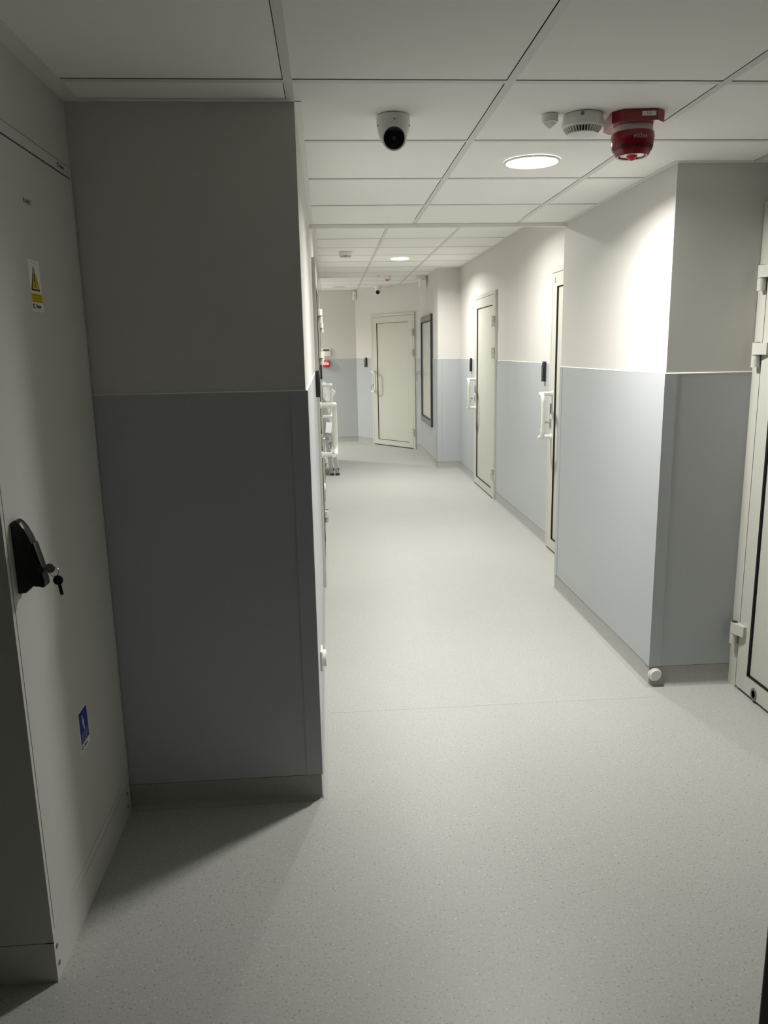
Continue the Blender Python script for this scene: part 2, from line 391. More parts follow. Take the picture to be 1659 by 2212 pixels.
# ------------------------------------------------------------------ downlights
def downlight(x, y, z, r, label, lit=True, group=None, power=1.0):
    t = thing('ceiling_downlight', label, 'ceiling light', (x, y, z), group=group)
    MB().lathe([(r*0.90, -0.0005), (r, -0.0005), (r+0.002, -0.004), (r, -0.0065), (r*0.93, -0.007), (r*0.90, -0.004)], loop=True).out('trim_ring', 'white', t)
    MB().lathe([(0, -0.004), (r*0.90, -0.0038)], seg=32).out('diffuser', 'lamp' if lit else 'lampoff', t)
    if lit:
        ld = bpy.data.lights.new('downlight_led', 'AREA'); ld.shape = 'DISK'; ld.size = r*1.76; ld.energy = LAMP_W*power
        ld.color = LAMP_COL; ld.spread = LAMP_SPREAD
        lo = bpy.data.objects.new('downlight_led', ld); C.objects.link(lo); lo.parent = t; lo.location = (0, 0, -0.0075)
    return t
downlight(0.812, 3.135, ZN, 0.108, 'lit round downlight in the lowered ceiling, right of the white camera')
downlight(0.815, 5.70, ZF, 0.108, 'lit round downlight in the raised ceiling just past the step', power=1.05)
downlight(0.822, 8.73, ZF, 0.108, 'lit round downlight in the raised ceiling, far down the corridor', power=1.25)
downlight(-2.192, 12.40, ZF, 0.108, 'lit round downlight in the side branch left of the end wall', power=3.2)
downlight(0.208, 12.40, ZF, 0.108, 'unlit round disc in the raised ceiling by the end wall', lit=False)

# ------------------------------------------------------------------ doors
def handle_path(x, zt, zb, d=0.092, ck=0.100):
    # cranked pull handle: legs straight out, the grip set sideways towards the hinge side (-x)
    pts = []
    zh = zt
    def arc(c, r, a0, a1, plane, n=6):
        res = []
        for i in range(n+1):
            a = a0+(a1-a0)*i/n
            res.append((c[0]+r*math.cos(a)*plane[0][0]+r*math.sin(a)*plane[1][0],
                        c[1]+r*math.cos(a)*plane[0][1]+r*math.sin(a)*plane[1][1],
                        c[2]+r*math.cos(a)*plane[0][2]+r*math.sin(a)*plane[1][2]))
        return res
    r = 0.024
    top = [(x, 0.0, zt), (x, d*0.5, zt)]
    top += arc((x-r, d-r, zt), r, 0, PI/2, ((1, 0, 0), (0, 1, 0)))           # turn sideways
    rr = 0.062
    top += arc((x-ck+rr, d, zt-rr), rr, PI/2, PI, ((1, 0, 0), (0, 0, 1)), 8)     # turn down
    bot = [(px, py, zt+zb-pz) for px, py, pz in top][::-1]
    return top+[(x-ck, d, (zt+zb)/2)]+bot

def build_door(n, label, W, loc, rotz, fwid=0.036, mirror=False, zt=2.067, lock=True, contact=False, bolt=False, cat='door', cyl=True):
    t = thing('door_%d' % n, label, cat, loc, rotz, kind='structure')
    mz = W if mirror else None
    D = 0.021; g_ = 0.004
    lt = zt-fwid-0.0; x0 = fwid+g_; x1 = W-fwid-g_; zl = lt-g_; zb = 0.015
    MB().box(0, fwid, 0, D, 0, zt).box(W-fwid, W, 0, D, 0, zt).box(fwid, W-fwid, 0, D, lt, zt).out('door_frame', 'door', t, mz, smooth=False)
    MB().box(fwid, W-fwid, 0.0005, 0.004, 0.0, lt).out('seal', 'black', t, mz, smooth=False)  # black plate behind the leaf puts shade into its gaps; drop seal below
    s_ = 0.103; s2 = 0.083 if bolt else 0.095
    tb_ = 0.078; tt = 0.094
    if bolt: s_ = 0.083
    px0, px1, pz0, pz1 = x0+s_, x1-s_, zb+tb_, zl-tt
    lf = MB().box(x0, px0, 0.0045, D, zb, zl).box(px1, x1, 0.0045, D, zb, zl).box(px0, px1, 0.0045, D, zb, pz0).box(px0, px1, 0.0045, D, pz1, zl)
    lf.out('leaf_frame', 'door', t, mz, smooth=False)
    q = 0.006
    MB().box(px0, px1, 0.0045, 0.0085, pz0, pz1).out('leaf_panel', 'door', t, mz, smooth=False)
    gk = MB()
    for a in ((px0, px0+q, pz0, pz1), (px1-q, px1, pz0, pz1), (px0+q, px1-q, pz0, pz0+q), (px0+q, px1-q, pz1-q, pz1)):
        gk.box(a[0], a[1], 0.0086, 0.0098, a[2], a[3])
    e = 0.0012
    for a in ((px0, px0+e, pz0, pz1), (px1-e, px1, pz0, pz1), (px0, px1, pz0, pz0+e), (px0, px1, pz1-e, pz1)):
        gk.box(a[0], a[1], 0.0098, 0.0206, a[2], a[3])
    gk.out('gasket', 'black', t, mz, smooth=False)
    # hinges at x = 0 side
    xs = fwid+0.002
    for zc_ in (1.769, 1.465, 0.258):
        kn = MB()
        kx, ky, kr = xs-0.014, D+0.016, 0.0165
        kn.lathe([(kr, 0), (kr, 0.049)], (kx, ky, zc_), seg=24)
        kn.prism([(kx, ky+kr), (kx, ky-kr+0.004), (xs+0.008, D), (xs+0.056, D), (xs+0.056, D+0.014), (xs+0.036, D+0.020), (xs+0.014, D+0.028)], 'z', zc_+0.001, zc_+0.048)
        h = kn.out('hinge', 'door', t, mz)
        kn2 = MB().lathe([(kr, -0.050), (kr, -0.002)], (kx, ky, zc_), seg=24).prism([(kx-kr, ky), (kx+kr, ky), (kx+0.006, D-0.001), (kx-0.014, D-0.001)], 'z', zc_-0.049, zc_-0.003)
        kn2.out('hinge_knuckle', 'door', h, mz)
        MB().lathe([(kr*0.82, 0.049), (kr*0.78, 0.051)], (kx, ky, zc_), seg=24).lathe([(kr*0.95, -0.002), (kr*0.95, 0.0)], (kx, ky, zc_), seg=24).out('hinge_pin', 'blackp', h, mz)
    if lock:
        hx = x1-0.050
        hp = handle_path(hx, 1.178, 0.862)
        hp = [(a, b+D-0.001, c) for a, b, c in hp]
        hd = MB().tube(hp, 0.0155, 14).out('pull_handle', 'handle', t, mz)
        MB().lathe([(0.021, 0), (0.021, 0.006), (0.017, 0.008)], (hx, D, 1.178), 'y', 24).lathe([(0.021, 0), (0.021, 0.006), (0.017, 0.008)], (hx, D, 0.862), 'y', 24).out('handle_rose', 'handle', hd, mz)
        lx = x1-0.026
        MB().box(lx-0.013, lx+0.013, D, D+0.006, 1.030, 1.105, 0.0025).out('latch_plate', 'dsteel', t, mz)
        ly = MB().box(lx-0.016, lx+0.016, D, D+0.008, 0.925, 0.995, 0.003).out('lock_plate', 'steel', t, mz)
        MB().lathe([(0.0085, 0), (0.0085, 0.014), (0.0075, 0.016)], (lx, D+0.008, 0.966), 'y', 20).out('lock_cylinder', 'steel', ly, mz)
    if contact:
        MB().box(x1-0.072, x1-0.048, D, D+0.011, zl-0.062, zl-0.030, 0.002).out('contact_block', 'white', t, mz)
    if bolt:
        bx = x0+0.150
        MB().lathe([(0.018, 0.001), (0.018, 0.003), (0.028, 0.0035), (0.029, 0.0), (0.018, 0.0)], (bx, D, 0.038), 'y', 28, sx=0.74, loop=True).out('bolt_ring', 'dsteel', t, mz)
        MB().lathe([(0.0, 0.0012), (0.018, 0.0012)], (bx, D, 0.038), 'y', 28, sx=0.74).out('bolt_hole', 'slot', t, mz)
    t['_w'] = W
    return t
SL = 0.0031
door_near = build_door(1, 'pale grey door at the right frame edge beside the right pillar', ND1-ND0, (XN, ND0, 0), PI/2, fwid=0.062, mirror=True, bolt=True, lock=False)
door_r1 = build_door(2, 'pale grey door half hidden behind the right pillar, keypad at its left', R11-R10, (XR, R10, 0), PI/2, contact=True)
door_r2 = build_door(3, 'pale grey door in the middle of the right wall, seen aslant', R21-R20, (XR, R20, 0), PI/2)
door_far = build_door(4, 'pale grey door in the slanted end wall', FD1-FD0, (fp(FD1)[0], fp(FD1)[1], 0), math.atan2(-FT.y, -FT.x))
door_l1 = build_door(5, 'pale door in the left wall seen edge-on, nearer one', DA1-DA0, (WL(DA1), DA1, 0), -PI/2+SL)
door_l2 = build_door(6, 'pale door in the left wall seen edge-on, further one', DB1-DB0, (WL(DB1), DB1, 0), -PI/2+SL)
for d in (door_near, door_r1, door_r2, door_far, door_l1, door_l2): del d['_w']

# ------------------------------------------------------------------ window in the far right wall
def build_window():
    W, z0, z1, fr = 1.10, 0.49, 1.968, 0.078
    t = thing('window_1', 'narrow tall window with dark grey frame beside the end door', 'window', (XQ, 10.235, 0), PI/2, kind='structure')
    D = 0.03
    fs = 0.038
    MB().box(0.022, fs+0.022, 0, D, z0, z1).box(W-fs, W, 0, D, z0, z1).box(fs+0.022, W-fs, 0, D, z0, z0+fr).box(fs+0.022, W-fs, 0, D, z1-fr, z1).out('window_frame', 'winframe', t, smooth=False)
    MB().box(fs+0.022, W-fs, 0.002, 0.012, z0+fr, z1-fr).out('pane', 'palepane', t, smooth=False)
    q = 0.016; a0, a1, b0, b1 = fs+0.022, W-fs, z0+fr, z1-fr
    gk = MB().box(a0, a0+q, 0.012, 0.024, b0, b1).box(a1-q, a1, 0.012, 0.024, b0, b1).box(a0+q, a1-q, 0.012, 0.024, b0, b0+q).box(a0+q, a1-q, 0.012, 0.024, b1-q, b1)
    gk.box(0.0, 0.022, 0, 0.026, z0, z1)
    gk.out('gasket', 'black', t, smooth=False)
    hx, hz = W-0.019, 1.19
    h = MB().box(hx-0.014, hx+0.014, D, D+0.010, hz-0.075, hz+0.075, 0.003).out('handle_plate', 'steel', t)
    MB().tube([(hx, D+0.008, hz+0.02), (hx, D+0.045, hz+0.02), (hx, D+0.058, hz+0.013), (hx-0.02, D+0.062, hz-0.015), (hx-0.05, D+0.062, hz-0.12)], 0.008, 10).out('window_handle', 'steel', h)
    MB().lathe([(0.009, 0), (0.009, 0.03)], (hx, D+0.010, hz-0.02), 'y', 16).out('lock_cylinder', 'steel', h)
build_window()

# ------------------------------------------------------------------ keypad readers
def reader(label, loc, rotz):
    t = thing('keypad_reader', label, 'keypad reader', loc, rotz, group='black keypad readers beside the doors')
    w_, h_, d_ = 0.050, 0.150, 0.026
    MB().box(-w_/2, w_/2, 0, d_, 0, h_, 0.004).out('reader_body', 'blackp', t)
    k = MB()
    for i in range(4*2):
        z = 0.016+0.0125*i
        for j in range(2):
            k.box(-0.012+0.014*j, -0.003+0.014*j, d_-0.001, d_+0.0012, z, z+0.006)
    k.out('keypad_buttons', 'steel', t, smooth=False)
    MB().box(0.004, 0.020, d_-0.001, d_+0.0008, 0.122, 0.138, 0.0003).out('reader_icon', 'white', t, smooth=False)
    MB().box(-0.014, 0.020, d_-0.0012, d_+0.0008, 0.141, 0.1445, 0.0003).out('indicator_light', 'led', t, smooth=False)
    return t
zr = 1.256
reader('black keypad reader on the left wall before the nearer left door', (WL(4.47)+TD, 4.47, zr), -PI/2)
reader('black keypad reader on the left wall before the further left door', (WL(7.40)+TD, 7.40, zr), -PI/2)
reader('black keypad reader left of the door half hidden by the right pillar', (XR-TD, 5.85, zr), PI/2)
reader('black keypad reader on the right wall by the mid-corridor door', (XR-TD, 8.90, zr), PI/2)
reader('black keypad reader on the end wall left of the end door', (fp(0.262, TD)[0], fp(0.262, TD)[1], zr-0.004), math.atan2(-FT.y, -FT.x))

# ------------------------------------------------------------------ keys left in the locks
def keys(name, label, loc, rotz, tag=None, second='steel', tagcol='paper', big=1.0):
    # local: y out of the door, z up; origin in the mouth of the cylinder
    t = thing(name, label, 'keys', loc, rotz, group='keys left in locks')
    MB().box(-0.0012, 0.0012, 0.0, 0.014, -0.004, 0.004).lathe([(0.0, -0.001), (0.011, -0.001), (0.011, 0.001), (0.0, 0.001)], (0, 0.022, 0), 'x', 20).out('key_in_lock', 'steel', t)
    ring = [(0.001, 0.030+0.011*math.cos(a), -0.008+0.011*math.sin(a)) for a in [2*PI*i/18 for i in range(18)]]
    MB().tube(ring, 0.0011, 6, closed=True).out('key_ring', 'steel', t)
    k = MB().lathe([(0.0, -0.0018), (0.011, -0.0018), (0.011, 0.0018), (0.0, 0.0018)], (0.002, 0.036, -0.029), 'x', 20).box(0.0008, 0.0032, 0.0325, 0.0395, -0.064, -0.038)
    k.rot(Matrix.Translation((0, 0.03, -0.018)) @ Matrix.Rotation(0.15, 4, 'X') @ Matrix.Translation((0, -0.03, 0.018)))
    k.out('hanging_key', second, t)
    if tag:
        L, wd, ang = tag
        g_ = MB().box(-0.0006, 0.0006, -wd/2, wd/2, -L, 0.0)
        g_.rot(Matrix.Translation((-0.004, 0.032, -0.019)) @ Matrix.Rotation(ang, 4, 'X'))
        tg = g_.out('key_tag', tagcol, t, smooth=False)
        if tagcol == 'paper' and L > 0.08:
            for a, b in ((0.016, 0.036), (0.072, 0.082)):
                p_ = MB()
                n_ = 5 if a < 0.05 else 2
                for i in range(n_):
                    zz = -(a+(b-a)*(i+0.5)/n_)
                    p_.box(0.0006, 0.0009, -wd*0.28, wd*0.28, zz-0.0016, zz+0.0012).box(-0.0009, -0.0006, -wd*0.28, wd*0.28, zz-0.0016, zz+0.0012)
                p_.rot(Matrix.Translation((-0.004, 0.032, -0.019)) @ Matrix.Rotation(ang, 4, 'X'))
                p_.out('tag_print', 'redink', tg, smooth=False)
    return t
def door_point(d, lx, ly, lz):
    v = Matrix.Translation(d.location) @ Matrix.Rotation(d.rotation_euler.z, 4, 'Z') @ Vector((lx, ly, lz)); return tuple(v)
def lockx(W): return W-0.036-0.004-0.026
keys('key_bunch', 'keys with a short white tag in the lock of the half-hidden right door', door_point(door_r1, lockx(R11-R10), 0.040, 0.966), PI/2, (0.052, 0.030, 0.35))
keys('key_bunch', 'bare keys in the lock of the mid-corridor right door', door_point(door_r2, lockx(R21-R20), 0.040, 0.966), PI/2)
keys('key_bunch', 'bare keys in the lock of the end-wall door', door_point(door_far, lockx(FD1-FD0), 0.040, 0.966), math.atan2(-FT.y, -FT.x))
keys('key_bunch', 'keys with a long white red-printed tag in the nearer left door', door_point(door_l1, lockx(DA1-DA0), 0.040, 0.966), -PI/2+SL, (0.105, 0.020, 0.30))
keys('key_bunch', 'small keys in the handle of the narrow dark window', (XQ-0.07, 10.235+1.065, 1.17), PI/2)

# ------------------------------------------------------------------ ceiling fixtures near
def dome_camera():
    t = thing('security_camera', 'white turret security camera with black lens face on the lowered ceiling', 'security camera', (0.225, 2.555, ZN))
    MB().lathe([(0.0, 0), (0.050, 0), (0.052, -0.004), (0.052, -0.018), (0.050, -0.034), (0.046, -0.052), (0.040, -0.070), (0.035, -0.076), (0.0, -0.078)], seg=48).out('camera_base', 'white', t)
    c = Vector((0.0, -0.024, -0.067)); R = 0.0385
    eye = Vector((0, 0, EYE)) - (Vector((0.225, 2.555, ZN))+c); dirv = (eye.normalized()+Vector((0, 0, -0.02))).normalized()
    q = dirv.to_track_quat('Z', 'Y').to_matrix().to_4x4()
    b_ = MB().lathe([(0.0, -R)]+[(R*math.cos(a), R*math.sin(a)) for a in [(-80+10*i)*PI/180 for i in range(12)]]+[(0.0365, R*0.40), (0.0360, R*0.58), (0.0335, R*0.62), (0.0, R*0.62)], seg=40)
    b_.rot(Matrix.Translation(c) @ q)
    ball = b_.out('camera_eyeball', 'white', t)
    f_ = MB().lathe([(0.0, 0), (0.0315, 0.0), (0.0315, 0.002), (0.029, 0.003), (0.0, 0.0035)], (0, 0, R*0.62), seg=40); f_.rot(Matrix.Translation(c) @ q)
    fo = f_.out('lens_cover', 'glass', ball)
    l_ = MB().lathe([(0.0, 0.0), (0.006, 0.0), (0.006, 0.0006), (0.0, 0.0006)], (0, 0, R*0.62+0.0034), seg=20); l_.rot(Matrix.Translation(c) @ q); l_.out('lens', 'slot', fo)
    for a in (-PI/2, -PI/2-1.25, -PI/2+1.25):
        MB().sphere((0.0512*math.cos(a), 0.0512*math.sin(a), -0.020 if a == -PI/2 else -0.030), 0.0022, 10, 6).out('screw_hole', 'slot', t)
dome_camera()

t = thing('indicator_lamp', 'small white pointed indicator lamp left of the smoke detector', 'indicator lamp', (0.712, 2.540, ZN))
MB().lathe([(0.0, 0), (0.0255, 0), (0.0255, -0.018), (0.024, -0.022), (0.0, -0.022)], seg=32).out('lamp_base', 'white', t)
MB().lathe([(0.022, -0.022), (0.016, -0.028), (0.004, -0.038), (0.0, -0.039)], seg=4).out('lamp_lens', 'white', t, smooth=False)

def smoke(label, x, y, z, r=0.065, detail=True):
    t = thing('smoke_detector', label, 'smoke detector', (x, y, z))
    k = r/0.065
    MB().lathe([(0.0, 0), (0.060*k, 0), (0.0615*k, -0.003), (0.0615*k, -0.014), (0.0645*k, -0.015), (0.0655*k, -0.024), (0.0640*k, -0.034), (0.060*k, -0.038), (0.0, -0.038)], seg=48).out('detector_base', 'white', t)
    MB().lathe([(0.0, -0.038), (0.046*k, -0.038), (0.040*k, -0.054), (0.0, -0.054)], seg=48).out('smoke_chamber', 'slot', t)
    v_ = MB()
    for i in range(36):
        b = MB().prism([(0.044*k, -0.036), (0.0605*k, -0.036), (0.0565*k, -0.042), (0.0465*k, -0.0545), (0.038*k, -0.0545)], 'y', -0.0012, 0.0012)
        b.rot(Matrix.Rotation(2*PI*i/36, 4, 'Z'))
        me = bpy.data.meshes.new('t'); b.b.to_mesh(me); b.b.free(); v_.b.from_mesh(me); bpy.data.meshes.remove(me)
    v_.out('vent_ribs', 'white', t, smooth=False)
    MB().lathe([(0.0, -0.054), (0.0475*k, -0.053), (0.047*k, -0.056), (0.035*k, -0.0585), (0.0, -0.060)], seg=48).out('detector_cap', 'white', t)
    if detail: MB().box(-0.024*k, -0.016*k, -0.0622*k, -0.055*k, -0.013, -0.004).out('bayonet_notch', 'dsteel', t, smooth=False)
    return t
smoke('white smoke detector with dark vent slots between pointed lamp and red sounder', 0.818, 2.546, ZN)
smoke('white smoke detector on the raised ceiling, left of the far downlight', 0.212, 8.09, ZF, 0.068, False)

def sounder():
    t = thing('fire_alarm_sounder', 'dark red fire alarm sounder with white neck on the lowered ceiling', 'fire alarm', (0.984, 2.556, ZN))
    a, c = 0.080, 0.028
    oct_ = [(-a, -a+c), (-a+c, -a), (a-c, -a), (a, -a+c), (a, a-c), (a-c, a), (-a+c, a), (-a, a-c)]
    b_ = MB().prism(oct_, 'z', -0.032, 0.0); b_.rot(Matrix.Rotation(-0.10, 4, 'Z'))
    base = b_.out('sounder_base', 'red', t, smooth=False)
    l_ = MB().box(0.004, 0.046, -a-0.0008, -a-0.0001, -0.019, -0.006); l_.rot(Matrix.Rotation(-0.10, 4, 'Z'))
    lab = l_.out('zone_label', 'paper', base, smooth=False)
    mw = Matrix.Rotation(-0.10, 4, 'Z') @ Matrix.Translation((0.025, -a-0.0010, -0.0125)) @ Matrix(((1, 0, 0, 0), (0, 0, -1, 0), (0, 1, 0, 0), (0, 0, 0, 1)))
    text('label_text', 'S 2', 0.0115, 'ink', lab, mw)
    MB().lathe([(0.0, -0.030), (0.060, -0.030), (0.060, -0.053), (0.0, -0.053)], seg=48).out('sounder_neck', 'white', t)
    prof = [(0.0, -0.050), (0.0635, -0.050), (0.0655, -0.052), (0.0665, -0.062), (0.0655, -0.076), (0.0630, -0.088), (0.0575, -0.102), (0.0500, -0.116), (0.0480, -0.118), (0.0420, -0.117), (0.0400, -0.112), (0.0, -0.112)]
    bowl = MB().lathe(prof, seg=64).out('sounder_horn', 'red', t)
    s_ = MB()
    for i in range(30):
        ang = 2*PI*i/30
        b = MB().prism([(0.0600, -0.0895), (0.0634, -0.0895), (0.0586, -0.1015), (0.0550, -0.1015)], 'y', -0.0035, 0.0035); b.rot(Matrix.Rotation(ang, 4, 'Z'))
        me = bpy.data.meshes.new('t'); b.b.to_mesh(me); b.b.free(); s_.b.from_mesh(me); bpy.data.meshes.remove(me)
    s_.out('sounder_slots', 'redslot', bowl, smooth=False)
    MB().lathe([(0.0, -0.112), (0.037, -0.112), (0.036, -0.1145), (0.0, -0.116)], seg=40).out('strobe_window', 'pale', t)
    MB().lathe([(0.0165, -0.114), (0.0165, -0.118), (0.0120, -0.124), (0.007, -0.128), (0.0, -0.130)], seg=32).out('strobe_lens', 'redl', t)
    def warp(co):
        ang = -PI/2+0.02+co.x/0.066; rr = 0.0664+co.z*0.5+0.0004-0.08*max(0, -co.y)
        return Vector((rr*math.cos(ang), rr*math.sin(ang), -0.0725+co.y))
    text('horn_text', 'PO\u017bAR', 0.0150, 'pale', bowl, None, squeeze=0.92, warp=warp)
sounder()

# ------------------------------------------------------------------ far ceiling fixtures
t = thing('indicator_lamp', 'small white indicator lamp left of the far ceiling sounder', 'indicator lamp', (0.70, 10.62, ZF))
MB().lathe([(0.0, 0), (0.026, 0), (0.026, -0.018), (0.014, -0.026), (0.0, -0.036)], seg=24).out('lamp_base', 'white', t)
t = thing('ceiling_sounder', 'white ceiling sounder with a red underside on the raised ceiling', 'fire alarm', (0.83, 10.66, ZF))
MB().lathe([(0.0, 0), (0.055, 0), (0.055, -0.025), (0.048, -0.050), (0.0, -0.050)], seg=32).out('sounder_body', 'white', t)
MB().lathe([(0.0, -0.050), (0.030, -0.050), (0.026, -0.062), (0.0, -0.066)], seg=24).out('sounder_lens', 'redc', t)
t = thing('exit_sign', 'white hanging sign under a small ceiling box, seen edge-on', 'sign', (1.285, 10.82, ZF))
MB().box(-0.068, 0.068, -0.10, 0.10, -0.040, 0.0, 0.004).out('sign_housing', 'white', t)
MB().box(-0.006, 0.006, -0.14, 0.14, -0.150, -0.040, 0.002).out('sign_panel', 'white', t)
t = thing('security_camera', 'tiny white security camera at the top of the end wall', 'security camera', (0.803, 12.25, ZF))
MB().lathe([(0.0, 0), (0.055, 0), (0.055, -0.025), (0.042, -0.060), (0.0, -0.060)], seg=28).out('camera_base', 'white', t)
b_ = MB().sphere((0, -0.012, -0.080), 0.046, 24, 14).out('camera_eyeball', 'white', t)
f_ = MB().lathe([(0.0, 0.034), (0.031, 0.034), (0.031, 0.046), (0.0, 0.048)], seg=24); f_.rot(Matrix.Translation((0, -0.012, -0.080)) @ Vector((-0.15, -0.85, -0.50)).normalized().to_track_quat('Z', 'Y').to_matrix().to_4x4())
f_.out('lens_cover', 'glass', b_)
t = thing('motion_detector', 'white rounded motion detector high in the end wall corner', 'motion detector', (0.455, 12.985, 2.315))
t.rotation_euler.z = 0.35
MB().box(-0.033, 0.033, -0.045, 0.0, 0.0, 0.155, 0.022).out('detector_body', 'white', t)
MB().box(-0.020, 0.020, -0.0462, -0.044, 0.070, 0.082).out('detector_window', 'lampoff', t, smooth=False)

# ------------------------------------------------------------------ end wall devices
t = thing('alarm_keypad', 'white alarm keypad with a green display on the end wall', 'alarm keypad', (-0.020, 13.0, 1.432))
MB().box(-0.073, 0.073, -0.022, 0.0, 0, 0.134, 0.005).out('keypad_body', 'white', t)
MB().box(-0.056, 0.050, -0.0228, -0.0215, 0.082, 0.118).out('display_bezel', 'dsteel', t, smooth=False)
MB().box(-0.046, 0.044, -0.0234, -0.0225, 0.087, 0.112).out('display', 'lcd', t, smooth=False)
t = thing('fire_call_point', 'red fire call point with a white panel under the alarm keypad', 'fire alarm', (-0.026, 13.0-TD, 1.254))
MB().box(-0.056, 0.052, -0.045, 0.0, 0, 0.112, 0.006).out('call_point_body', 'redc', t)
pn = MB().box(-0.044, 0.040, -0.0465, -0.044, 0.040, 0.080, 0.0006).out('press_panel', 'paper', t, smooth=False)
m_ = MB()
for a, b_, c_ in ((-0.036, -0.026, 0.060), (0.020, 0.030, 0.060)): m_.prism([(a, c_-0.006), (b_, c_), (a, c_+0.006)] if a < 0 else [(b_, c_-0.006), (a, c_), (b_, c_+0.006)], 'y', -0.0472, -0.0465)
m_.lathe([(0.0, -0.0472), (0.007, -0.0472), (0.007, -0.0465)], (-0.002, 0, 0.060), 'y', 20)
m_.out('press_marks', 'ink', pn, smooth=False)
MB().box(-0.010, 0.006, -0.0456, -0.0445, 0.092, 0.102).out('call_point_mark', 'paper', t, smooth=False)

# ------------------------------------------------------------------ sockets and door stop
def socket(label, y):
    t = thing('wall_socket', label, 'wall socket', (WL(y)+TD, y, 0.30), -PI/2, group='white wall sockets low on the left wall')
    MB().box(-0.042, 0.042, 0, 0.010, -0.042, 0.042, 0.004).out('socket_frame', 'white', t)
    MB().lathe([(0.034, 0.009), (0.034, 0.022), (0.031, 0.0245), (0.0, 0.0250)], (0, 0, 0), 'y', 28).out('socket_cover', 'white', t)
    return t
socket('white wall socket low on the left wall, nearest the left corner', 2.93)
socket('white wall socket low on the left wall between the two left doors', 6.95)
t = thing('door_stop', 'white round door stop low on the right pillar near the right door', 'door stop', (1.427, YP0-0.004, 0.055))
MB().lathe([(0.0, 0.0), (0.031, 0.0), (0.031, -0.006), (0.026, -0.010), (0.0, -0.010)], (0, 0, 0), 'y', 32).out('stop_plate', 'white', t)
MB().lathe([(0.025, -0.009), (0.0255, -0.015), (0.0235, -0.018), (0.0, -0.019)], (0, 0, 0), 'y', 32).out('stop_buffer', 'white', t)

